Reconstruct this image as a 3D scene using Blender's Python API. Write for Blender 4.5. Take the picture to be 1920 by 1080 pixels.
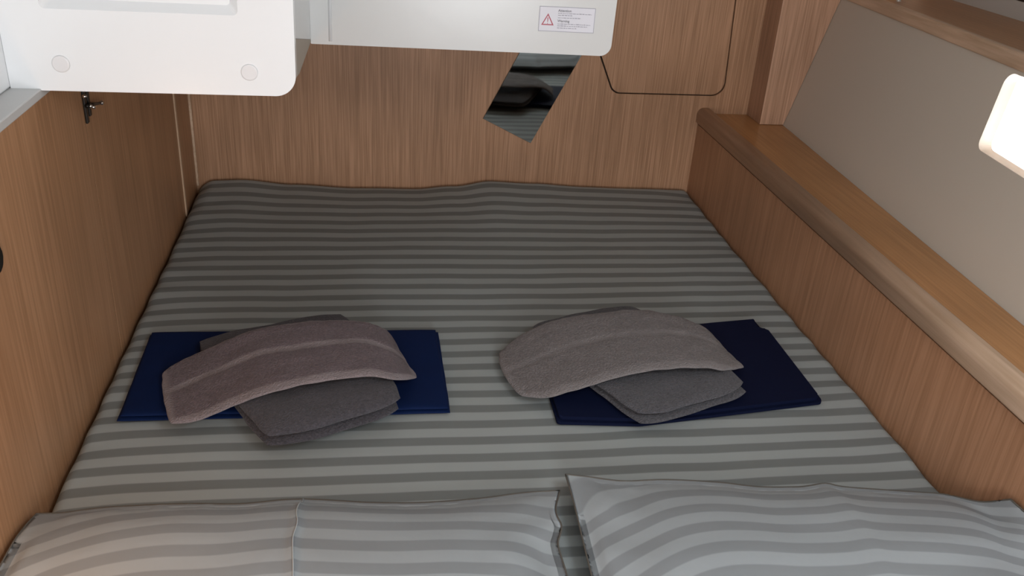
import bpy, bmesh, math, random
from mathutils import Vector, Matrix, noise
random.seed(7)
C = bpy.context.scene.collection
for o in list(bpy.data.objects): bpy.data.objects.remove(o)
sc = bpy.context.scene

# ------------------------------------------------------------------ camera
F_PX, YAW, PITCH, ROLL = 1672.957, .171745525, .470340988, -.0708002334
def cam_matrix():
    ca, sa, cb, sb = math.cos(YAW), math.sin(YAW), math.cos(PITCH), math.sin(PITCH)
    f = Vector((sa*cb, ca*cb, -sb)); r = Vector((ca, -sa, 0)); d = f.cross(r)
    cc, s = math.cos(ROLL), math.sin(ROLL)
    r2 = cc*r + s*d; d2 = -s*r + cc*d
    m = Matrix((r2, -d2, -f)).transposed().to_4x4()
    m.translation = Vector((0, 0, 1.0))
    return m
cd = bpy.data.cameras.new('camera'); cam = bpy.data.objects.new('camera', cd); C.objects.link(cam)
cam.matrix_world = cam_matrix()
cd.sensor_width = 36; cd.lens = F_PX/1920*36; cd.clip_start = .02
sc.camera = cam
# ------------------------------------------------------------------ world, light, exposure
w = bpy.data.worlds.new('daylight'); sc.world = w; w.use_nodes = True
bg = w.node_tree.nodes['Background']; bg.inputs[0].default_value = (.93, .97, 1, 1); bg.inputs[1].default_value = 7.0
def area(name, loc, target, sx, sy, power, col):
    l = bpy.data.lights.new(name, 'AREA'); l.shape = 'RECTANGLE'; l.size = sx; l.size_y = sy
    l.energy = power; l.color = col
    o = bpy.data.objects.new(name, l); C.objects.link(o); o.location = loc
    o.rotation_euler = (Vector(target)-Vector(loc)).to_track_quat('-Z', 'Y').to_euler()
    return o
DOOR_POWER, HATCH_POWER = 36, 9
area('companionway_daylight', (.30, -1.22, .62), (.12, 2, .45), .62, .95, DOOR_POWER, (.925, .965, 1))
area('hatch_daylight', (.78, .10, 1.30), (.78, .30, 0), .45, .45, HATCH_POWER, (.86, .93, 1))
pl = bpy.data.lights.new('warm_fill_lamp', 'POINT'); pl.specular_factor = 0; pl.energy = 1.5; pl.color = (1, .60, .33); pl.shadow_soft_size = .04
po = bpy.data.objects.new('warm_fill_lamp', pl); C.objects.link(po); po.location = (-.43, .84, .33)  # unseen warm lamp added to tint the left pillow's end
sc.view_settings.view_transform = 'Standard'; sc.view_settings.look = 'None'
sc.view_settings.exposure = 0; sc.view_settings.gamma = 1; sc.view_settings.use_curve_mapping = False

# ------------------------------------------------------------------ helpers
def col_obj(name, me, mat=None, parent=None):
    o = bpy.data.objects.new(name, me); C.objects.link(o)
    if mat: me.materials.append(mat)
    if parent:
        o.parent = parent
        o.matrix_parent_inverse = parent.matrix_basis.inverted()
    return o
def build(name, bm, mat=None, parent=None, smooth=False):
    bmesh.ops.recalc_face_normals(bm, faces=bm.faces)
    me = bpy.data.meshes.new(name); bm.to_mesh(me); bm.free()
    if smooth:
        for p in me.polygons: p.use_smooth = True
    return col_obj(name, me, mat, parent)
def thing(name, label, cat, loc=(0, 0, 0), group=None):
    o = bpy.data.objects.new(name, None); C.objects.link(o); o.location = loc; o.empty_display_size = .05
    return tag(o, label, cat, group)
def tag(o, label, cat, group=None):
    o['label'] = label; o['category'] = cat
    if group: o['group'] = group
    return o
def struct(o): o['kind'] = 'structure'; return o
def box(bm, a, b, bev=0, seg=2):
    x0, y0, z0 = a; x1, y1, z1 = b
    r = bmesh.ops.create_cube(bm, size=1)
    vs = r['verts']
    for v in vs:
        v.co = Vector(((x0+x1)/2+v.co.x*(x1-x0), (y0+y1)/2+v.co.y*(y1-y0), (z0+z1)/2+v.co.z*(z1-z0)))
    if bev:
        es = list({e for v in vs for e in v.link_edges})
        bmesh.ops.bevel(bm, geom=es, offset=bev, segments=seg, affect='EDGES', profile=.5)
def rounded(pts, rad, seg=8):
    """polygon outline (list of 2d), radius per corner"""
    out = []; n = len(pts)
    for i, p in enumerate(pts):
        r = rad[i] if isinstance(rad, (list, tuple)) else rad
        p = Vector(p); a = (Vector(pts[i-1])-p); b = (Vector(pts[(i+1) % n])-p)
        if r <= 0: out.append(p); continue
        a.normalize(); b.normalize()
        ang = a.angle(b); t = r/math.tan(ang/2)
        c = p + (a+b).normalized()*(r/math.sin(ang/2))
        s = p+a*t; e = p+b*t
        a0 = math.atan2(*(s-c).yx); a1 = math.atan2(*(e-c).yx)
        d = (a1-a0+math.pi) % (2*math.pi)-math.pi
        for k in range(seg+1):
            q = a0+d*k/seg; out.append(c+Vector((math.cos(q), math.sin(q)))*r)
    return out
def prism(bm, outline, d0, d1, place, bev=0, seg=3):
    """extrude a 2d outline (u,w) between depths; place(u,w,d)->3d; bevels the rim at d0"""
    a = [bm.verts.new(place(p[0], p[1], d0)) for p in outline]
    b = [bm.verts.new(place(p[0], p[1], d1)) for p in outline]
    n = len(a); bm.faces.new(a); bm.faces.new(b[::-1])
    es = []
    for i in range(n):
        bm.faces.new((a[i], b[i], b[(i+1) % n], a[(i+1) % n]))
        es.append(bm.edges.get((a[i], a[(i+1) % n])))
    if bev: bmesh.ops.bevel(bm, geom=es, offset=bev, segments=seg, affect='EDGES', profile=.5)
def cut(o, bm):
    """boolean-subtract a bmesh volume from a mesh object"""
    bmesh.ops.recalc_face_normals(bm, faces=bm.faces)
    me = bpy.data.meshes.new('cutter'); bm.to_mesh(me); bm.free()
    c = bpy.data.objects.new('cutter', me); C.objects.link(c)
    m = o.modifiers.new('cut', 'BOOLEAN'); m.operation = 'DIFFERENCE'; m.object = c; m.solver = 'EXACT'
    bpy.context.view_layer.update()
    ev = o.evaluated_get(bpy.context.evaluated_depsgraph_get())
    new = bpy.data.meshes.new_from_object(ev)
    o.modifiers.clear(); o.data = new
    bpy.data.objects.remove(c); bpy.data.meshes.remove(me)
def tube(bm, pts, r, seg=8):
    rings = []
    for i, p in enumerate(pts):
        p = Vector(p); a = Vector(pts[max(i-1, 0)]); b = Vector(pts[min(i+1, len(pts)-1)])
        t = (b-a).normalized(); u = t.orthogonal().normalized(); v = t.cross(u)
        rr = r[i] if isinstance(r, (list, tuple)) else r
        rings.append([bm.verts.new(p+(u*math.cos(2*math.pi*k/seg)+v*math.sin(2*math.pi*k/seg))*rr) for k in range(seg)])
    for A, B in zip(rings, rings[1:]):
        for k in range(seg): bm.faces.new((A[k], A[(k+1) % seg], B[(k+1) % seg], B[k]))
    bm.faces.new(rings[0]); bm.faces.new(rings[-1][::-1])
def cr(pts, t):
    """Catmull-Rom through pts, t in 0..1"""
    n = len(pts)-1; s = min(max(t, 0), 1)*n; i = min(int(s), n-1); f = s-i
    P = [Vector(pts[min(max(j, 0), n)]) for j in (i-1, i, i+1, i+2)]
    if i == 0: P[0] = 2*P[1]-P[2]
    if i == n-1: P[3] = 2*P[2]-P[1]
    return .5*((2*P[1])+(-P[0]+P[2])*f+(2*P[0]-5*P[1]+4*P[2]-P[3])*f*f+(-P[0]+3*P[1]-3*P[2]+P[3])*f**3)
def N(x, y, z=0.): return noise.noise(Vector((x, y, z)))

# ------------------------------------------------------------------ materials
def mat(name, color, rough=.5, metal=0, spec=.5, **kw):
    m = bpy.data.materials.new(name); m.use_nodes = True
    b = m.node_tree.nodes['Principled BSDF']
    b.inputs['Base Color'].default_value = (*color, 1); b.inputs['Roughness'].default_value = rough
    b.inputs['Metallic'].default_value = metal; b.inputs['Specular IOR Level'].default_value = spec
    for k, v in kw.items(): b.inputs[k].default_value = v
    return m
def nodes(m): return m.node_tree.nodes, m.node_tree.links, m.node_tree.nodes['Principled BSDF']
def ramp(n, stops):
    r = n.new('ShaderNodeValToRGB'); e = r.color_ramp.elements
    e[0].position, e[0].color = stops[0][0], (*stops[0][1], 1)
    e[1].position, e[1].color = stops[-1][0], (*stops[-1][1], 1)
    for p, c in stops[1:-1]: q = e.new(p); q.color = (*c, 1)
    return r
def wood(name, base, scale=(260, 260, 5), contrast=.22, rough=.42):
    """fine straight-grained laminated oak; scale is small along the grain"""
    m = mat(name, base, rough, spec=.35); n, l, b = nodes(m)
    tc = n.new('ShaderNodeTexCoord'); mp = n.new('ShaderNodeMapping'); mp.inputs['Scale'].default_value = scale
    l.new(tc.outputs['Object'], mp.inputs[0])
    n1 = n.new('ShaderNodeTexNoise'); n1.inputs['Scale'].default_value = 1; n1.inputs['Detail'].default_value = 3
    l.new(mp.outputs[0], n1.inputs['Vector'])
    mp2 = n.new('ShaderNodeMapping'); mp2.inputs['Scale'].default_value = tuple(s*.13 for s in scale)
    l.new(tc.outputs['Object'], mp2.inputs[0])
    n2 = n.new('ShaderNodeTexNoise'); n2.inputs['Scale'].default_value = 1; n2.inputs['Detail'].default_value = 2
    l.new(mp2.outputs[0], n2.inputs['Vector'])
    n3 = n.new('ShaderNodeTexNoise'); n3.inputs['Scale'].default_value = 4; n3.inputs['Detail'].default_value = 1
    l.new(tc.outputs['Object'], n3.inputs['Vector'])
    mx = n.new('ShaderNodeMix'); mx.inputs[0].default_value = .25
    l.new(n1.outputs[0], mx.inputs[2]); l.new(n2.outputs[0], mx.inputs[3])
    k = contrast
    r = ramp(n, [(.36, tuple(c*(1-k)*(1, .97, .93)[i] for i, c in enumerate(base))), (.5, base), (.64, tuple(min(1, c*(1+k)*(1, 1.02, 1.06)[i]) for i, c in enumerate(base)))])
    l.new(mx.outputs[0], r.inputs[0])
    hs = n.new('ShaderNodeHueSaturation'); mr = n.new('ShaderNodeMapRange')
    mr.inputs[1].default_value = .35; mr.inputs[2].default_value = .65; mr.inputs[3].default_value = .93; mr.inputs[4].default_value = 1.07
    l.new(n3.outputs[0], mr.inputs[0]); l.new(mr.outputs[0], hs.inputs['Value']); l.new(r.outputs[0], hs.inputs['Color'])
    l.new(hs.outputs[0], b.inputs['Base Color'])
    bp = n.new('ShaderNodeBump'); bp.inputs['Strength'].default_value = .08; bp.inputs['Distance'].default_value = .001
    l.new(mx.outputs[0], bp.inputs['Height']); l.new(bp.outputs[0], b.inputs['Normal'])
    return m
OAK = (.385, .215, .122)
M_BACK = wood('oak_vertical', OAK)
M_LEFT = wood('oak_vertical_side', (.385, .208, .108), (260, 150, 4), .16)
M_BIN = wood('oak_bin', (.42, .225, .125), (200, 160, 4), .15)
M_SHELF = wood('oak_lengthwise', (.43, .215, .085), (160, 4, 160), .12, .3)
M_LIP = wood('oak_solid_lip', (.56, .40, .28), (120, 4, 120), .12, .3)
M_PIL = wood('oak_pilaster', (.42, .245, .155))
M_GAP = mat('dark_gap', (.03, .014, .007), .9)
M_SEAM = mat('pale_edge', (.50, .34, .22), .5)
def gelcoat(name, c, rough=.25):
    m = mat(name, c, rough, spec=.5); n, l, b = nodes(m)
    tc = n.new('ShaderNodeTexCoord'); t = n.new('ShaderNodeTexNoise'); t.inputs['Scale'].default_value = 9
    l.new(tc.outputs['Object'], t.inputs['Vector'])
    bp = n.new('ShaderNodeBump'); bp.inputs['Strength'].default_value = .05; bp.inputs['Distance'].default_value = .01
    l.new(t.outputs[0], bp.inputs['Height']); l.new(bp.outputs[0], b.inputs['Normal'])
    return m
M_WHITE = gelcoat('white_gelcoat', (.835, .855, .87))
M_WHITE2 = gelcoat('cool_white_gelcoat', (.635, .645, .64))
M_GREYW = gelcoat('grey_white_ledge', (.54, .545, .54), .4)
M_BEIGE = gelcoat('beige_gelcoat', (.40, .35, .29), .7)
M_CAP = mat('white_plastic_cap', (.76, .76, .77), .35)
def fabricbump(m, scale, strength, dist=.002):
    n, l, b = nodes(m); tc = n.new('ShaderNodeTexCoord')
    t = n.new('ShaderNodeTexNoise'); t.inputs['Scale'].default_value = scale; t.inputs['Detail'].default_value = 3
    l.new(tc.outputs['Object'], t.inputs['Vector'])
    bp = n.new('ShaderNodeBump'); bp.inputs['Strength'].default_value = strength; bp.inputs['Distance'].default_value = dist
    l.new(t.outputs[0], bp.inputs['Height']); l.new(bp.outputs[0], b.inputs['Normal'])
    return t
def stripes(name, light, dark):
    """satin stripe woven across the cloth; v of the UV map counts stripe periods"""
    m = mat(name, light, .6, spec=.25); n, l, b = nodes(m)
    uv = n.new('ShaderNodeUVMap'); s = n.new('ShaderNodeSeparateXYZ'); l.new(uv.outputs[0], s.inputs[0])
    mu = n.new('ShaderNodeMath'); mu.operation = 'MULTIPLY'; mu.inputs[1].default_value = 2*math.pi; l.new(s.outputs[1], mu.inputs[0])
    co = n.new('ShaderNodeMath'); co.operation = 'COSINE'; l.new(mu.outputs[0], co.inputs[0])
    mr = n.new('ShaderNodeMapRange'); mr.interpolation_type = 'SMOOTHSTEP'
    mr.inputs[1].default_value = -.18; mr.inputs[2].default_value = .32; l.new(co.outputs[0], mr.inputs[0])
    mx = n.new('ShaderNodeMix'); mx.data_type = 'RGBA'
    mx.inputs[6].default_value = (*light, 1); mx.inputs[7].default_value = (*dark, 1)
    l.new(mr.outputs[0], mx.inputs[0])
    l.new(mx.outputs[2], b.inputs['Base Color'])
    fabricbump(m, 26, .25, .004)
    return m
M_SHEET = stripes('striped_satin_sheet', (.335, .365, .362), (.184, .200, .197))
M_PCASE = stripes('striped_satin_pillowcase', (.350, .382, .400), (.254, .275, .288))
M_THREAD = mat('pale_cotton_thread', (.42, .46, .48), .8)
M_EDGE_SHADE = mat('edge_shadow_dark', (.095, .085, .072), .8)  # painted shade for the pillow edges
def terry(name, base, light, banded):
    m = mat(name, base, .95, spec=.1); n, l, b = nodes(m)
    t = fabricbump(m, 300, 1.0, .005)
    b.inputs['Sheen Weight'].default_value = .15
    tc = n.new('ShaderNodeTexCoord'); t2 = n.new('ShaderNodeTexNoise'); t2.inputs['Scale'].default_value = 230; t2.inputs['Detail'].default_value = 4
    l.new(tc.outputs['Object'], t2.inputs['Vector'])
    r = ramp(n, [(.3, tuple(c*.76 for c in base)), (.7, tuple(c*1.26 for c in base))]); l.new(t2.outputs[0], r.inputs[0])
    out = r.outputs[0]
    if banded:
        uv = n.new('ShaderNodeUVMap'); s = n.new('ShaderNodeSeparateXYZ'); l.new(uv.outputs[0], s.inputs[0])
        def edge(src, c, wd, soft=.012):
            a = n.new('ShaderNodeMath'); a.operation = 'SUBTRACT'; a.inputs[1].default_value = c; l.new(src, a.inputs[0])
            q = n.new('ShaderNodeMath'); q.operation = 'ABSOLUTE'; l.new(a.outputs[0], q.inputs[0])
            g = n.new('ShaderNodeMapRange'); g.inputs[1].default_value = wd-soft; g.inputs[2].default_value = wd+soft
            g.inputs[3].default_value = 1; g.inputs[4].default_value = 0; l.new(q.outputs[0], g.inputs[0]); return g.outputs[0]
        prev = None
        for e in (edge(s.outputs[1], .49, .042), edge(s.outputs[1], 1.0, .075), edge(s.outputs[1], 0, .045), edge(s.outputs[0], 0, .028), edge(s.outputs[0], 1, .03)):
            if prev is None: prev = e; continue
            x = n.new('ShaderNodeMath'); x.operation = 'MAXIMUM'; l.new(prev, x.inputs[0]); l.new(e, x.inputs[1]); prev = x.outputs[0]
        sc_ = n.new('ShaderNodeMath'); sc_.operation = 'MULTIPLY'; sc_.inputs[1].default_value = banded; l.new(prev, sc_.inputs[0])
        mx = n.new('ShaderNodeMix'); mx.data_type = 'RGBA'; mx.inputs[7].default_value = (*light, 1)
        l.new(sc_.outputs[0], mx.inputs[0]); l.new(out, mx.inputs[6]); out = mx.outputs[2]
    l.new(out, b.inputs['Base Color'])
    return m
M_TOWEL_L = terry('mauve_grey_terry', (.138, .104, .113), (.235, .195, .20), 1)
M_TOWEL_R = terry('light_mauve_grey_terry', (.172, .154, .154), (.215, .196, .196), .8)
M_BATH_L = terry('dark_grey_terry', (.066, .061, .070), None, 0)
M_BATH_R = terry('mid_grey_terry', (.088, .086, .096), None, 0)
def blue(name, c):
    m = mat(name, c, .75, spec=.12); fabricbump(m, 60, .15); return m
M_BLUE = blue('royal_blue_cotton', (.003, .012, .056))
M_NAVY = blue('navy_cotton', (.003, .006, .026))
M_MIRROR = mat('mirror_glass', (.50, .54, .53), .03, 1)
M_BLACK = mat('black_metal', (.02, .018, .016), .35, .6)
M_CHROME = mat('chrome', (.8, .8, .8), .12, 1)
M_LINER = gelcoat('beige_liner', (.58, .52, .445), .75)
M_LINER2 = gelcoat('grey_beige_liner', (.56, .53, .49), .7)
M_CEIL = mat('white_headliner', (.7, .69, .66), .8)
M_FLOOR = wood('dark_sole', (.12, .06, .03), (120, 4, 120), .3)

# ------------------------------------------------------------------ room shell
YW, XL, YB = 2.63, -.524, -1.3
ZC = 1.34
bm = bmesh.new(); box(bm, (-.62, YB, -.64), (1.75, YW+.05, -.60)); struct(build('floor', bm, M_FLOOR))
bm = bmesh.new(); box(bm, (-.62, YB, ZC), (1.75, YW+.05, ZC+.04)); struct(build('ceiling', bm, M_CEIL))
# back wall, with the opening of the access hatch
HATCH = [(.679-.014, .452), (.728, .3145), (1.0795, .3145), (1.062, .70), (.60, .70)]
def widen(pts, d):
    c = Vector((.88, .50)); return [tuple(Vector(p)+(Vector(p)-c).normalized()*d) for p in pts]
bm = bmesh.new(); box(bm, (XL-.03, YW, -.6), (1.75, YW+.03, ZC))
wb = struct(build('wall_back', bm, M_BACK))
bm = bmesh.new(); prism(bm, rounded(widen(HATCH, .0055), [.10, .035, .04, .03, .03]), YW-.01, YW+.012, lambda u, v, d: Vector((u, d, v))); cut(wb, bm)
hatch = thing('access_hatch', 'flush oak access hatch with rounded corners and dark gap in the back wall', 'hatch', (.88, YW, .3145))
bm = bmesh.new(); prism(bm, rounded(HATCH, [.10, .033, .038, .03, .03]), YW+.0005, YW+.010, lambda u, v, d: Vector((u, d, v)), .0008, 1); build('hatch_panel', bm, M_BACK, hatch)
bm = bmesh.new(); prism(bm, rounded(widen(HATCH, .0053), [.10, .035, .04, .03, .03]), YW+.0102, YW+.0118, lambda u, v, d: Vector((u, d, v))); build('hatch_gasket', bm, M_GAP, hatch)
# left wall : boards with fine seams
bm = bmesh.new()
for a, b in ((YB, 1.6942), (1.6972, 2.431), (2.446, 2.622)):
    box(bm, (XL-.012, a, -.6), (XL, b, .587))
o = build('wall_left', bm, M_LEFT); struct(o)
bm = bmesh.new(); box(bm, (-.549, YB, -.6), (XL-.0125, YW, .575)); box(bm, (XL-.0124, 1.6942, -.6), (XL-.0006, 1.6972, .575)); struct(build('trim_1', bm, M_GAP))
bm = bmesh.new(); box(bm, (XL-.010, 2.4315, -.02), (XL+.0035, 2.4455, .587), .001, 2); struct(build('trim_2', bm, M_SEAM))
bm = bmesh.new(); box(bm, (XL-.008, 2.6225, .0), (XL+.006, 2.6295, .587), .001, 2); struct(build('trim_3', bm, M_LIP))
bm = bmesh.new(); box(bm, (-.60, YB, .5755), (XL+.001, YW-.001, .590), .002); struct(build('trim_4', bm, M_GREYW))
bm = bmesh.new(); box(bm, (-.62, YB, .5905), (-.569, YW-.001, ZC), .003); struct(build('wall_left', bm, M_WHITE))
# wall behind the camera, uncut, with a frame added around the daylight lamp
bm = bmesh.new(); box(bm, (-.62, YB-.04, -.6), (1.75, YB, ZC)); wf = struct(build('wall_front', bm, M_BACK))
# hull side: an outward leaning liner
def hull(y, z, off=0): return Vector((1.244+(.051*(y-2.492)+.251*(z-.255))/.967+off, y, z))
def slab_on_hull(outline, d0, d1, bev=0):
    bm = bmesh.new(); prism(bm, outline, d0, d1, lambda u, v, d: hull(u, v, d), bev); return bm
bm = slab_on_hull([(YB, .05), (2.628, .05), (2.628, .66), (YB, .66)], 0, .03)
wr = struct(build('wall_right', bm, M_LINER))
WIN = [(1.657, .4835), (1.683, .640), (1.14, .640), (1.12, .458)]
WIN = [(1.650, .472), (1.682, .628), (1.25, .628), (1.22, .462)]
bm = slab_on_hull(rounded(WIN, .022), -.01, .05); cut(wr, bm)
win = thing('window_1', '', '', (1.27, 1.45, .46)); del win['label']; del win['category']; win['kind'] = 'structure'
def grow(pts, d):
    c = sum((Vector(p) for p in pts), Vector((0, 0)))/len(pts); return [tuple(Vector(p)+(Vector((math.copysign(d, p[0]-c.x), math.copysign(d, p[1]-c.y))))) for p in pts]
bm = slab_on_hull(rounded(grow(WIN, -.0005), .022), .002, .032)
wfm = build('window_frame', bm, M_WHITE, win)
bm = slab_on_hull(rounded(grow(WIN, -.006), .018), -.01, .06); cut(wfm, bm)
M_GLASS = bpy.data.materials.new('window_glass'); M_GLASS.use_nodes = True
n = M_GLASS.node_tree.nodes; l = M_GLASS.node_tree.links; n.remove(n['Principled BSDF'])
tr = n.new('ShaderNodeBsdfTransparent'); gl = n.new('ShaderNodeBsdfGlossy'); gl.inputs['Roughness'].default_value = .02
mx = n.new('ShaderNodeMixShader'); mx.inputs[0].default_value = .06
l.new(tr.outputs[0], mx.inputs[1]); l.new(gl.outputs[0], mx.inputs[2]); l.new(mx.outputs[0], n['Material Output'].inputs[0])
bm = slab_on_hull(rounded(grow(WIN, -.0062), .018), .007, .010); build('window_pane', bm, M_GLASS, win)
bm = bmesh.new()
for a, b in (((-.08, YB, -.6), (-.02, YB+.02, 1.16)), ((.62, YB, -.6), (.68, YB+.02, 1.16)), ((-.08, YB, 1.16), (.68, YB+.02, 1.22))): box(bm, a, b, .002)
struct(build('added_door_lamp_frame', bm, M_LIP))  # frame added around the area lamp, no opening behind it
bm = bmesh.new()
for a, b in (((.50, -.18, 1.312), (.545, .38, 1.339)), ((1.015, -.18, 1.312), (1.06, .38, 1.339)), ((.546, -.18, 1.312), (1.014, -.135, 1.339)), ((.546, .335, 1.312), (1.014, .38, 1.339))): box(bm, a, b, .002)
struct(build('added_hatch_lamp_frame', bm, M_WHITE))  # frame added around the overhead lamp; the ceiling stays closed
# behind the upper shelf
bm = bmesh.new(); box(bm, (1.588, YB, .640), (1.62, YW-.001, .7085)); struct(build('wall_right', bm, M_LINER2))
bm = bmesh.new(); box(bm, (1.592, YB, .7085), (1.62, YW-.001, .7225)); struct(build('trim_5', bm, M_GAP))
bm = bmesh.new(); box(bm, (1.586, YB, .7225), (1.62, YW-.001, ZC)); struct(build('wall_right', bm, M_LINER2))

# pilaster between the back wall and the hull
bm = bmesh.new()
out = [(1.168, .256), (hull(2.52, .256).x-.001, .256), (hull(2.52, .632).x-.001, .632), (hull(2.52, .632).x-.001, ZC), (1.163, ZC)]
prism(bm, out, 2.52, YW-.001, lambda u, v, d: Vector((u, d, v)), .0015, 2)
struct(build('trim_6', bm, M_PIL))

# ------------------------------------------------------------------ long side locker with its shelf
XR = 1.012
bin_ = thing('side_locker', 'long oak side locker beside the bed with rounded lip along its top shelf', 'locker', (XR, 1.2, -.6))
bm = bmesh.new(); box(bm, (XR, -.6, -.6), (XR+.018, YW-.001, .2205)); build('front_panel', bm, M_BIN, bin_)
bm = bmesh.new()
prof = rounded([(1.0045, .2265), (1.050, .2265), (1.047, .2735), (1.0045, .2735)], [.004, .003, .012, .020], 6)
prism(bm, prof, -.6, YW-.0015, lambda u, v, d: Vector((u, d, v))); o = build('lip', bm, M_LIP, bin_, True)
bm = bmesh.new(); box(bm, (XR+.003, -.6, .2206), (XR+.016, YW-.0015, .2264)); build('groove', bm, M_GAP, bin_)
bm = bmesh.new()
vs = [bm.verts.new(p) for z in (.235, .255) for p in ((1.0502, -.6, z), (1.0502, YW-.0015, z), (hull(YW, z).x-.002, YW-.0015, z), (hull(-.6, z).x-.002, -.6, z))]
for f in ((0, 1, 2, 3), (7, 6, 5, 4), (0, 4, 5, 1), (1, 5, 6, 2), (2, 6, 7, 3), (3, 7, 4, 0)): bm.faces.new([vs[i] for i in f])
build('shelf_board', bm, M_SHELF, bin_)

# upper shelf along the hull
us = thing('upper_shelf', 'high oak shelf with pale lip running above the window', 'shelf', (1.33, 1.2, .634))
bm = bmesh.new()
def rail(u, v, d): return Vector((hull(d, .633).x-.004+u, d, v))
prism(bm, rounded([(0, .636), (.020, .636), (.020, .670), (0, .670)], [.004, .001, .004, .007], 4), YB+.01, 2.519, rail); build('lip', bm, M_LIP, us)
bm = bmesh.new()
vs = [bm.verts.new(p) for z in (.6605, .666) for p in ((hull(YB, .633).x+.0165, YB+.01, z), (hull(2.5, .633).x+.0165, 2.519, z), (1.5875, 2.519, z), (1.5875, YB+.01, z))]
for f in ((0, 1, 2, 3), (7, 6, 5, 4), (0, 4, 5, 1), (1, 5, 6, 2), (2, 6, 7, 3), (3, 7, 4, 0)): bm.faces.new([vs[i] for i in f])
build('shelf_board', bm, M_SHELF, us)

# ------------------------------------------------------------------ white moulded housings
A = thing('moulded_locker', 'larger white moulded locker with round screw covers, top left above the bed', 'moulded locker', (-.35, 1.5, .587))
Pxz = lambda u, v, d: Vector((u, d, v))
bm = bmesh.new()
prism(bm, rounded([(-.5685, .5875), (-.126, .5875), (-.118, 1.336), (-.5685, 1.336)], [.004, .034, .01, .004], 10), 1.5, 1.528, Pxz, .009, 4)
lid = build('cover_panel', bm, M_WHITE, A)
bm = bmesh.new()   # shallow recess with sloping walls
r0 = rounded([(-.506, .7145), (-.210, .7145), (-.205, .94), (-.506, .94)], .008, 4); r1 = rounded([(-.496, .7285), (-.224, .7285), (-.219, .93), (-.496, .93)], .006, 4)
a = [bm.verts.new((p.x, 1.499, p.y)) for p in r0]; b = [bm.verts.new((p.x, 1.514, p.y)) for p in r1]
bm.faces.new(a); bm.faces.new(b[::-1])
for i in range(len(a)): bm.faces.new((a[i], b[i], b[(i+1) % len(a)], a[(i+1) % len(a)]))
cut(lid, bm)
for x, z in ((-.487, .631), (-.199, .626)):
    bm = bmesh.new()
    prism(bm, [(x+.0135*math.cos(t*math.pi/16), z+.0135*math.sin(t*math.pi/16)) for t in range(32)], 1.4968, 1.4998, Pxz, .0022, 3)
    cp = build('screw_cap', bm, M_CAP, lid)
bm = bmesh.new()
prism(bm, [(1.5285, .6770), (1.9200, .5935), (1.9200, 1.336), (1.5285, 1.336)], -.568, -.1265, lambda u, v, d: Vector((d, u, v))); build('body', bm, M_WHITE2, A)
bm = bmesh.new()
prism(bm, [(1.5285, .612), (1.60, .602), (1.905, .5885), (2.60, .5885), (2.60, 1.30), (1.9205, 1.30), (1.9205, .5930), (1.5285, .6765)], -.567, -.1270, lambda u, v, d: Vector((d, u, v))); build('lower_side', bm, M_BEIGE, A)  # plain beige lower part of the locker side

B = thing('moulded_housing', 'smaller white moulded housing with a warning sticker, above the mirror', 'moulded housing', (.2, 1.905, .587))
def PB(u, v, d): return Vector((u, d-.041*(u-.19), v))
bm = bmesh.new()
prism(bm, rounded([(-.1262, .5865), (.5045, .5865), (.517, 1.336), (-.1262, 1.336)], [.002, .024, .01, .002], 10), 1.897, 2.60, PB, .008, 4)
body = build('body', bm, M_WHITE2, B)
bm = bmesh.new()
tube(bm, [PB(-.086, .5935, 1.8985), PB(-.079, 1.33, 1.8985)], .004, 12); build('corner_bead', bm, M_WHITE, body, True)
# warning sticker
M_STK = mat('sticker_paper', (.72, .72, .78), .5); M_INK = mat('grey_ink', (.16, .16, .18), .6); M_BORD = mat('sticker_border', (.36, .36, .42), .6); M_RED = mat('red_ink', (.45, .10, .14), .6)
SX0, SX1, SZ0, SZ1 = .3445, .4630, .6335, .6845
def PS(u, v, d): return PB(u, v-.05*(u-.344)*0, 1.897-.0004+d*-.0001)
def flat(outline, lvl): 
    bm = bmesh.new(); prism(bm, outline, lvl+1, lvl, PS); return bm
st = build('warning_sticker', flat(rounded([(SX0, SZ0), (SX1, SZ0), (SX1, SZ1), (SX0, SZ1)], .002, 3), 1), M_STK, body)
st['label'] = 'white rectangular warning sticker with red triangle'
bm = bmesh.new(); t_ = .0011
for q in ([(SX0, SZ0), (SX1, SZ0), (SX1, SZ0+t_), (SX0, SZ0+t_)], [(SX0, SZ1-t_), (SX1, SZ1-t_), (SX1, SZ1), (SX0, SZ1)], [(SX0, SZ0), (SX0+t_, SZ0), (SX0+t_, SZ1), (SX0, SZ1)], [(SX1-t_, SZ0), (SX1, SZ0), (SX1, SZ1), (SX1-t_, SZ1)]): prism(bm, q, 3.2, 2.2, PS)
build('border', bm, M_BORD, st)
bm = bmesh.new()
tri = [(.3500, .6462), (.3765, .6462), (.36325, .6705)]; c_ = Vector((.36325, .6543))
inn = [tuple(c_+(Vector(p)-c_)*.72) for p in tri]
va = [[bm.verts.new(PS(p[0], p[1], d)) for p in L] for L in (tri, inn) for d in (2.2, 3.4)]
for i in range(3):
    j = (i+1) % 3
    bm.faces.new((va[1][i], va[1][j], va[3][j], va[3][i])); bm.faces.new((va[0][i], va[0][j], va[1][j], va[1][i])); bm.faces.new((va[2][i], va[2][j], va[3][j], va[3][i]))
build('warning_triangle', bm, M_RED, st)
bm = bmesh.new(); prism(bm, [(.3627, .6525), (.3639, .6525), (.3644, .6620), (.3622, .6620)], 3.4, 2.2, PS); prism(bm, [(.3627, .6490), (.3639, .6490), (.3639, .6508), (.3627, .6508)], 3.4, 2.2, PS)
build('exclamation_mark', bm, M_RED, st)
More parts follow.
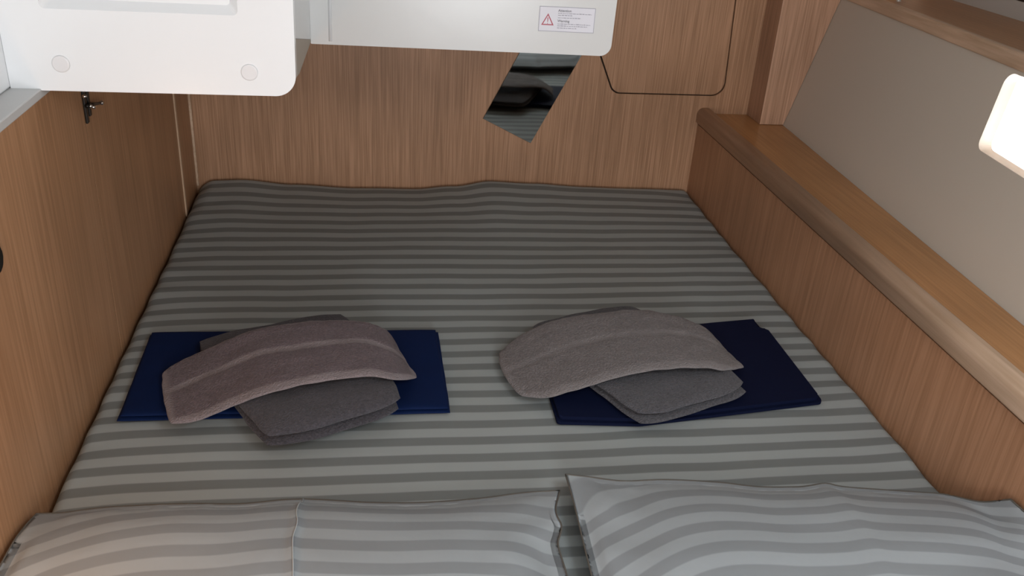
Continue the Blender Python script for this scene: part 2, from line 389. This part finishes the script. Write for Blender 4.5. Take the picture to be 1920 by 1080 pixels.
def word(text, x, z, size, name='printed_heading'):
    cu = bpy.data.curves.new('t', 'FONT'); cu.body = text; cu.size = size; cu.extrude = .00005; cu.offset = size*.02
    to = bpy.data.objects.new('t', cu); C.objects.link(to); bpy.context.view_layer.update()
    me = bpy.data.meshes.new_from_object(to.evaluated_get(bpy.context.evaluated_depsgraph_get()))
    bpy.data.objects.remove(to)
    for v in me.vertices: v.co = PS(x+v.co.x, z+v.co.y, 3+v.co.z*1e4)
    me.name = name; return col_obj(name, me, M_INK, st)
word('Attention', .384, .6745, .0072); word('Warning', .384, .6535, .0072)
rnd = random.Random(3)
bm = bmesh.new()
for z, x1 in ((.6705, .4555), (.6665, .4150), (.6615, .4330), (.6488, .4545), (.6448, .4480), (.6405, .4260)):
    x = .3842
    while x < x1:
        ww = rnd.uniform(.002, .007); h = rnd.uniform(.0012, .0019)
        prism(bm, [(x, z), (min(x+ww, x1), z), (min(x+ww, x1), z+h), (x, z+h)], 3.2, 2.2, PS); x += ww+.0011
build('printed_lines', bm, M_BORD, st)

# ------------------------------------------------------------------ mirror on the back wall
mr_ = thing('wall_mirror', 'narrow frameless mirror stuck crookedly on the oak back wall', 'mirror', (.45, YW, .3))
u = Vector((.898, -.440)); v = Vector((.440, .898)); o0 = Vector((.329, .224))
rect = [o0, o0+u*.170, o0+u*.170+v*.375, o0+v*.375]
bm = bmesh.new(); prism(bm, [tuple(p) for p in rect], YW-.0045, YW-.0015, Pxz, .0008, 1); build('mirror_glass', bm, M_MIRROR, mr_)
bm = bmesh.new(); cc_ = sum(rect, Vector((0, 0)))/4
prism(bm, [tuple(cc_+(p-cc_)*.985) for p in rect], YW-.0014, YW-.0002, Pxz); build('backing', bm, M_GAP, mr_)

# ------------------------------------------------------------------ small fittings on the left wall
lt = thing('cupboard_latch', 'small dark metal latch on the left oak wall, under the white locker', 'latch', (XL, 1.70, .50))
bm = bmesh.new(); box(bm, (XL, 1.692, .474), (XL+.005, 1.704, .545), .0015); build('upright_plate', bm, M_BLACK, lt)
bm = bmesh.new(); box(bm, (XL, 1.713, .482), (XL+.005, 1.724, .545), .0015); build('keeper_plate', bm, M_BLACK, lt)
bm = bmesh.new(); tube(bm, [(XL+.0075, 1.690, .508), (XL+.0085, 1.72, .503), (XL+.009, 1.768, .492)], [.004, .0035, .0025]); build('lever', bm, M_BLACK, lt, True)
for p, r in (((XL+.0095, 1.772, .4915), .0048), ((XL+.0105, 1.701, .5055), .0042), ((XL+.0105, 1.718, .4985), .004), ((XL+.007, 1.688, .527), .0042)):
    bm = bmesh.new(); bmesh.ops.create_icosphere(bm, subdivisions=2, radius=r, matrix=Matrix.Translation(p)); build('screw_head', bm, M_CHROME, lt, True)
fp = thing('finger_pull', 'small dark recessed pull at the left edge of the oak wall', 'handle', (XL, 1.20, .43))
bm = bmesh.new()
prism(bm, rounded([(1.16, .405), (1.2325, .405), (1.2325, .445), (1.16, .445)], .016, 6), XL+.004, XL, lambda u, v, d: Vector((d, u, v)), .0015, 2); build('rim', bm, M_BLACK, fp)
# tiny fitting on the upper shelf
ft = thing('shelf_fitting', 'tiny shiny metal fitting on the high oak shelf near the pilaster', 'fitting', (1.388, 2.30, .666))
bm = bmesh.new(); bmesh.ops.create_cone(bm, cap_ends=True, segments=16, radius1=.008, radius2=.006, depth=.006, matrix=Matrix.Translation((1.388, 2.30, .6693))); build('base', bm, M_CHROME, ft)
bm = bmesh.new(); bmesh.ops.create_uvsphere(bm, u_segments=14, v_segments=8, radius=.007, matrix=Matrix.Translation((1.388, 2.30, .679))); build('knob', bm, M_CHROME, ft, True)

# ------------------------------------------------------------------ bed
bed = thing('double_bed', 'built-in double bed with striped grey-green fitted sheet between the oak sides', 'bed', (.25, 1.6, -.6))
bm = bmesh.new(); box(bm, (XL+.002, .60, -.6), (XR-.001, YW-.002, -.1205)); build('bed_base', bm, M_LEFT, bed)
KA, KB, KC = -1.2404, 23.3175, -25.8328
def kk(y): return (KA*y+KB)*y+KC
def interp(tab, x):
    if x <= tab[0][0]: return tab[0][1]
    for (a, p), (b, q) in zip(tab, tab[1:]):
        if x <= b:
            t = (x-a)/(b-a); t = t*t*(3-2*t); return p+(q-p)*t
    return tab[-1][1]
WAVE = [(-.52, .008), (-.47, .034), (-.39, .038), (-.24, .020), (-.05, .008), (.13, .006), (.244, .020), (.36, .042), (.5, .035), (.667, .022), (.85, .016), (1.01, .010)]
X0, X1, Y0, Y1 = -.5165, 1.0085, .60, 2.6215
def sheet_z(x, y):
    t = max(0, (y-2.15)/(Y1-2.15))
    z = interp(WAVE, x)*(t**1.6) * .8
    z += .0035*N(x*2.2, y*3.1, 3)*min(1, (Y1-y)/.3) + .0015*N(x*9, y*6, 8) - .0015
    dx = min(x-X0, X1-x)
    if dx < .12: z += .0022*math.sin(y*46+3*N(x*3, y*3))*math.exp(-dx/.05)      # tugs of the elastic
    r = .022
    for d in (x-X0, X1-x, Y1-y, y-Y0):
        if d < r: z -= r-math.sqrt(max(0, r*r-(r-d)**2))
    return z
def frange(a, b, n, r=.022, m=6):
    e = [a+r*(1-math.cos(math.pi/2*i/m)) for i in range(m)]
    f = [b-r*(1-math.cos(math.pi/2*i/m)) for i in range(m)][::-1]
    return e+[a+r+(b-a-2*r)*i/n for i in range(n+1)]+f
bm = bmesh.new(); uvl = bm.loops.layers.uv.new('UVMap')
xs, ys = frange(X0, X1, 150), frange(Y0, Y1, 190)
g = [[bm.verts.new((x, y, sheet_z(x, y))) for x in xs] for y in ys]
uvd = {}
for j, y in enumerate(ys):
    for i, x in enumerate(xs):
        warp = .11*N(x*1.3, y*2.0, 5)+.04*N(x*5, y*4, 1)
        if x-X0 < .15: warp += .35*((.15-(x-X0))/.15)**2*N(2, y*2.5, 9)+.25*((.15-(x-X0))/.15)**2
        warp -= .35*max(0, (x-.72)/.29)**2*max(0, (y-2.2)/.4) * -1
        uvd[g[j][i]] = (x, kk(y)+warp)
for j in range(len(ys)-1):
    for i in range(len(xs)-1): bm.faces.new((g[j][i], g[j][i+1], g[j+1][i+1], g[j+1][i]))
rim = [g[0][i] for i in range(len(xs))]+[g[j][-1] for j in range(1, len(ys))]+[g[-1][i] for i in range(len(xs)-2, -1, -1)]+[g[j][0] for j in range(len(ys)-2, 0, -1)]
low = []
for v_ in rim:
    q = bm.verts.new((v_.co.x, v_.co.y, -.12)); uvd[q] = (uvd[v_][0], uvd[v_][1]+1.5); low.append(q)
for i in range(len(rim)):
    j = (i+1) % len(rim); bm.faces.new((rim[i], rim[j], low[j], low[i]))
bm.faces.new(low)
for f in bm.faces:
    for lp in f.loops: lp[uvl].uv = uvd[lp.vert]
build('mattress', bm, M_SHEET, bed, True)

# ------------------------------------------------------------------ pillows
def even(pts, m=24):
    q = [cr(pts, i/200) for i in range(201)]; L = [0]
    for a, b in zip(q, q[1:]): L.append(L[-1]+(b-a).length)
    out = []; i = 0
    for k in range(m+1):
        d = L[-1]*k/m
        while i < 199 and L[i+1] < d: i += 1
        out.append(q[i].lerp(q[i+1], min(1, (d-L[i])/max(1e-9, L[i+1]-L[i]))))
    return out
def pillow(name, label, far, left, right, near, H, k0, creases=(), seed=0, PU=4.0, PL=(1, 1)):
    NU, NV = 130, 90
    far, left, right, near = even(far, 48), even(left), even(right), even(near)
    bm = bmesh.new(); uvl = bm.loops.layers.uv.new('UVMap'); uvd = {}
    c00, c10, c01, c11 = [Vector(p) for p in (far[0], far[-1], near[0], near[-1])]
    def prof(s, p, q):
        s = max(0, min(1, s)); return max(0, 1-abs(2*s-1)**p)**q
    def surf(s, t, top):
        e = cr(far, s)*(1-t)+cr(near, s)*t+cr(left, t)*(1-s)+cr(right, t)*s-(c00*(1-s)*(1-t)+c10*s*(1-t)+c01*(1-s)*t+c11*s*t)
        fl = .02   # flat hem
        s2, t2 = (s-fl)/(1-2*fl), (t-fl)/(1-2*fl)
        tt = max(0, min(t2, 1-t2)); q_ = min(1, tt/.05)
        f = prof(s2, PU, .8)*(.04*q_*q_*(3-2*q_)+.96*math.sin(math.pi/2*min(1, tt/.46)))
        if top:
            z = e.z+(max(H, e.z+.015)-e.z)*f
            wr = (1-prof(s2, 6, 1))+.35*(1-prof(t2, 8, 1))
            z += .010*N(s*14+seed, t*5, seed)*wr*min(1, f*6)+.0035*N(s*5, t*5, seed+4)*min(1, f*4)
            z += .0018*N(s*34+seed, t*3, 2)*math.exp(-((t-.04)/.05)**2)
            for cx in creases: z += .0045*math.exp(-((s-cx-.045*t)/.008)**2)*min(1, f*5+.2)
        else:
            z = e.z-(e.z-.006)*min(1, f*2.2)
        return Vector((e.x, e.y, max(z, .006)))
    def S(i, n): return .5-.5*math.cos(math.pi*i/n)*1 if False else i/n
    P = {}
    for top in (1, 0):
        for j in range(NV+1):
            for i in range(NU+1):
                border = i in (0, NU) or j in (0, NV)
                if not top and border: P[0, i, j] = P[1, i, j]; continue
                s, t = i/NU, (j/NV)**1.35
                v_ = bm.verts.new(surf(s, t, top)); P[top, i, j] = v_
                # stripes follow the cloth, pulled toward the corners
                pinch = (PL[0]*max(0, 1-s/.3)**2+PL[1]*max(0, (s-.72)/.28)**2)*min(1, .25+t*4)
                uvd[v_] = (s, k0-t*9.2+pinch+.06*N(s*4, t*4, seed))
    for top in (1, 0):
        for j in range(NV):
            for i in range(NU):
                f = [P[top, i, j], P[top, i+1, j], P[top, i+1, j+1], P[top, i, j+1]]
                if len(set(f)) == 4: bm.faces.new(f)
    for f in bm.faces:
        for lp in f.loops: lp[uvl].uv = uvd[lp.vert]
    o = build(name, bm, M_PCASE, None, True); tag(o, label, 'pillow')
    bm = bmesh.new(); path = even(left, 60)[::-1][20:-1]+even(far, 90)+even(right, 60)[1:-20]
    tube(bm, [Vector(q)+Vector((0, .0006, 0)) for q in path], .0015, 6); build('edge_shadow', bm, M_EDGE_SHADE, o, True)  # dark tube standing in for the shadow line behind the pillow edge
    for cx in creases:
        bm = bmesh.new(); tube(bm, [surf(cx+.045*q/40, q/40, 1)+Vector((0, 0, .0008)) for q in range(0, 39)], .0010, 6)
        build('ironed_crease', bm, M_THREAD, o, True)
    return o
pillow('pillow', 'striped pillow at the lower left, warm-tinted end against the left oak wall',
       [(-.513, 1.139, .03), (-.473, 1.139, .03), (-.413, 1.147, .03), (-.303, 1.148, .03), (-.213, 1.142, .03), (-.122, 1.147, .03), (-.004, 1.131, .03), (.081, 1.126, .03), (.168, 1.130, .03), (.240, 1.139, .03), (.303, 1.141, .03)],
       [(-.513, 1.139, .03), (-.5135, 1.09, .045), (-.5135, 1.03, .055), (-.513, .85, .06), (-.51, .68, .05)],
       [(.303, 1.141, .03), (.284, 1.08, .04), (.287, 1.042, .04), (.274, 1.007, .04), (.275, .93, .04), (.27, .8, .04), (.285, .68, .04)],
       [(-.51, .68, .05), (-.1, .685, .04), (.285, .68, .04)], .075, .90, (.487,), 1, PL=(1.3, .6))
pillow('pillow', 'striped pillow at the lower right, leaning on the oak side locker',
       [(.319, 1.176, .035), (.363, 1.165, .035), (.415, 1.152, .035), (.490, 1.151, .035), (.581, 1.138, .035), (.643, 1.123, .035), (.718, 1.118, .035), (.768, 1.124, .035), (.800, 1.112, .035), (.903, 1.094, .035), (.965, 1.080, .037), (.995, 1.035, .058), (1.001, .985, .105)],
       [(.319, 1.176, .035), (.319, 1.108, .035), (.316, 1.033, .035), (.313, .943, .035), (.31, .8, .035), (.32, .68, .035)],
       [(1.001, .985, .105), (1.001, .88, .11), (1.0, .68, .08)],
       [(.32, .68, .035), (.7, .68, .035), (1.0, .68, .08)], .078, .93, (), 7, 3.2, (1.7, .9))

# ------------------------------------------------------------------ folded cloths
def slab(bm, corners, zb, zt, edge=.9, n=40, m=26, pw=8, seed=0, amp=.002, rc=.10, floorz=None):
    """a soft folded layer: corners are 4 xy (far-left, far-right, near-right, near-left); zb/zt may be per-corner lists"""
    if not isinstance(zb, (list, tuple)): zb = [zb]*4
    if not isinstance(zt, (list, tuple)): zt = [zt]*4
    c = [Vector((p[0], p[1])) for p in corners]
    def bil(q, s, t): return (q[0]*(1-s)+q[1]*s)*(1-t)+(q[3]*(1-s)+q[2]*s)*t
    P = {}
    for top in (1, 0):
        for j in range(m+1):
            for i in range(n+1):
                if not top and (i in (0, n) or j in (0, m)): P[0, i, j] = P[1, i, j]; continue
                a = math.sin((i/n-.5)*math.pi); b = math.sin((j/m-.5)*math.pi)       # dense at the rim
                # square to rounded square
                ra, rb = a*(1-rc*.5*b*b*b*b*abs(a)), b*(1-rc*.5*a*a*a*a*abs(b))
                s, t = .5+.5*ra, .5+.5*rb
                p = bil(c, s, t); z0 = bil(zb, s, t); z1 = bil(zt, s, t); mid, h = (z0+z1)/2, (z1-z0)/2
                f = (max(0, 1-abs(a)**pw)*max(0, 1-abs(b)**pw))**.5
                w = amp*N(p.x*22+seed, p.y*22, seed)*1.5
                z = mid+(h*f if top else -h*f)+(w*f if top else 0)
                p = p+Vector((N(p.y*16, seed+3, 1), N(p.x*16, seed+5, 2)))*amp*1.6
                P[top, i, j] = bm.verts.new((p.x, p.y, z))
    for top in (1, 0):
        for j in range(m):
            for i in range(n):
                f = [P[top, i, j], P[top, i+1, j], P[top, i+1, j+1], P[top, i, j+1]]
                if len(set(f)) == 4: bm.faces.new(f)
def poly_slab(bm, outline, z0, z1, bev):
    prism(bm, outline, z1, z0, lambda u, v, d: Vector((u, v, d)), bev, 3)

# blue folded cloths
bm = bmesh.new()
slab(bm, [(-.470, 1.722), (.139, 1.716), (.142, 1.407), (-.464, 1.411)], .003, .009, pw=30, rc=.0, amp=.0008, n=60, m=30)
slab(bm, [(-.466, 1.720), (.132, 1.713), (.139, 1.411), (-.459, 1.416)], .0095, .017, pw=30, rc=.0, amp=.0008, seed=4, n=60, m=30)
tag(build('folded_cloth', bm, M_BLUE, None, True), 'bright blue folded cloth lying flat under the left pair of towels', 'cloth')
bm = bmesh.new()
lo = rounded([(.343, 1.67), (.775, 1.706), (.880, 1.722), (.905, 1.696), (.903, 1.404), (.501, 1.348), (.342, 1.363)], [.01, .001, .006, .008, .012, .05, .008], 5)
hi = rounded([(.343, 1.64), (.775, 1.722), (.8855, 1.739), (.880, 1.695), (.899, 1.690), (.897, 1.410), (.501, 1.355), (.347, 1.370)], [.01, .001, .003, .003, .008, .014, .05, .008], 5)
poly_slab(bm, [tuple(p) for p in lo], .003, .009, .002); poly_slab(bm, [tuple(p) for p in hi], .0095, .017, .003)
tag(build('folded_cloth', bm, M_NAVY, None, False), 'dark navy folded cloth lying under the right pair of towels', 'cloth')

# folded bath towels
def shift(cs, dx, dy): return [(a+dx, b+dy) for a, b in cs]
cs = [(-.372, 1.655), (-.066, 1.748), (.060, 1.376), (-.184, 1.272)]
bm = bmesh.new()
slab(bm, shift(cs, -.003, .003), [.018, .018, .013, .011], [.036, .040, .047, .046], seed=2, amp=.0035, rc=.16, pw=4)
slab(bm, cs, [.024, .034, .043, .036], [.040, .058, .074, .068], seed=9, amp=.004, rc=.14, pw=6)
tag(build('bath_towel', bm, M_BATH_L, None, True), 'thick dark grey folded towel under the banded mauve towel', 'towel')
cs = [(.322, 1.694), (.600, 1.786), (.752, 1.413), (.488, 1.310)]
bm = bmesh.new()
slab(bm, shift(cs, .001, -.002), .018, [.028, .030, .038, .036], seed=3, amp=.0025, rc=.14)
slab(bm, cs, [.026, .028, .037, .035], [.042, .048, .057, .054], seed=6, amp=.003, rc=.2, pw=5)
tag(build('bath_towel', bm, M_BATH_R, None, True), 'grey folded towel on navy cloth, partly under the light mauve towel', 'towel')

# draped hand towels : a folded towel lying over the bath towel
def drape(name, label, rows, mt, seed, th=.012):
    NU, NV = 110, 46
    bm = bmesh.new(); uvl = bm.loops.layers.uv.new('UVMap'); uvd = {}
    def centre(s, t):
        a = [cr(r, s) for r in rows]
        p = cr([a[0], a[1], a[2]], t)
        return p
    P = {}
    for top in (1, 0):
        for j in range(NV+1):
            for i in range(NU+1):
                if not top and (i in (0, NU) or j in (0, NV)): P[0, i, j] = P[1, i, j]; continue
                a = math.sin((i/NU-.5)*math.pi); b = math.sin((j/NV-.5)*math.pi)
                s, t = .5+.5*a, .5+.5*b
                # soften the corners in plan
                k = .012*(a**6)*(b**6)
                s2 = s-k*(1 if a > 0 else -1); t2 = t-5*k*(1 if b > 0 else -1)
                p = centre(s2, t2)
                f = (max(0, 1-abs(a)**16)*max(0, 1-abs(b)**9))**.5
                band = math.exp(-((t-.49)/.03)**2)
                z = p.z-th/2+(th/2*f if top else -th/2*f)
                if top: z += .0022*N(p.x*26, p.y*26, seed)*f-.0016*band+.0012*N(p.x*90, p.y*90, seed)
                p2 = Vector((p.x+.0018*N(p.y*40, seed, 1), p.y+.0025*N(p.x*34, seed, 2), z))
                v_ = bm.verts.new(p2); P[top, i, j] = v_; uvd[v_] = (s, t)
    for top in (1, 0):
        for j in range(NV):
            for i in range(NU):
                f = [P[top, i, j], P[top, i+1, j], P[top, i+1, j+1], P[top, i, j+1]]
                if len(set(f)) == 4: bm.faces.new(f)
    for f in bm.faces:
        for lp in f.loops: lp[uvl].uv = uvd[lp.vert]
    return tag(build(name, bm, mt, None, True), label, 'towel')
drape('hand_towel', 'mauve-grey towel with pale bands draped over the dark folded towel at left', [
  [(-.411,1.545,.034),(-.373,1.577,.040),(-.318,1.592,.058),(-.251,1.606,.082),(-.174,1.619,.092),(-.100,1.627,.094),(-.030,1.624,.092),(.021,1.621,.075),(.042,1.630,.036)],
  [(-.390,1.457,.034),(-.343,1.485,.040),(-.283,1.505,.058),(-.216,1.515,.082),(-.146,1.519,.092),(-.080,1.530,.094),(-.019,1.535,.092),(.033,1.529,.075),(.065,1.550,.036)],
  [(-.359,1.354,.034),(-.313,1.364,.040),(-.254,1.381,.058),(-.193,1.383,.082),(-.128,1.395,.092),(-.061,1.409,.094),(-.003,1.417,.092),(.041,1.428,.075),(.087,1.487,.036)]], M_TOWEL_L, 1)
drape('hand_towel', 'light mauve-grey towel draped over the grey folded towel at right', [
  [(.256,1.608,.024),(.293,1.633,.036),(.340,1.655,.052),(.405,1.666,.070),(.488,1.666,.082),(.581,1.675,.084),(.659,1.649,.080),(.709,1.628,.068),(.746,1.625,.038)],
  [(.259,1.520,.024),(.307,1.530,.036),(.367,1.547,.052),(.435,1.558,.070),(.509,1.561,.082),(.579,1.562,.084),(.650,1.565,.080),(.707,1.552,.068),(.757,1.552,.038)],
  [(.283,1.432,.024),(.325,1.412,.036),(.385,1.414,.052),(.448,1.419,.070),(.512,1.425,.082),(.580,1.434,.084),(.647,1.440,.080),(.700,1.447,.068),(.771,1.496,.038)]], M_TOWEL_R, 5)
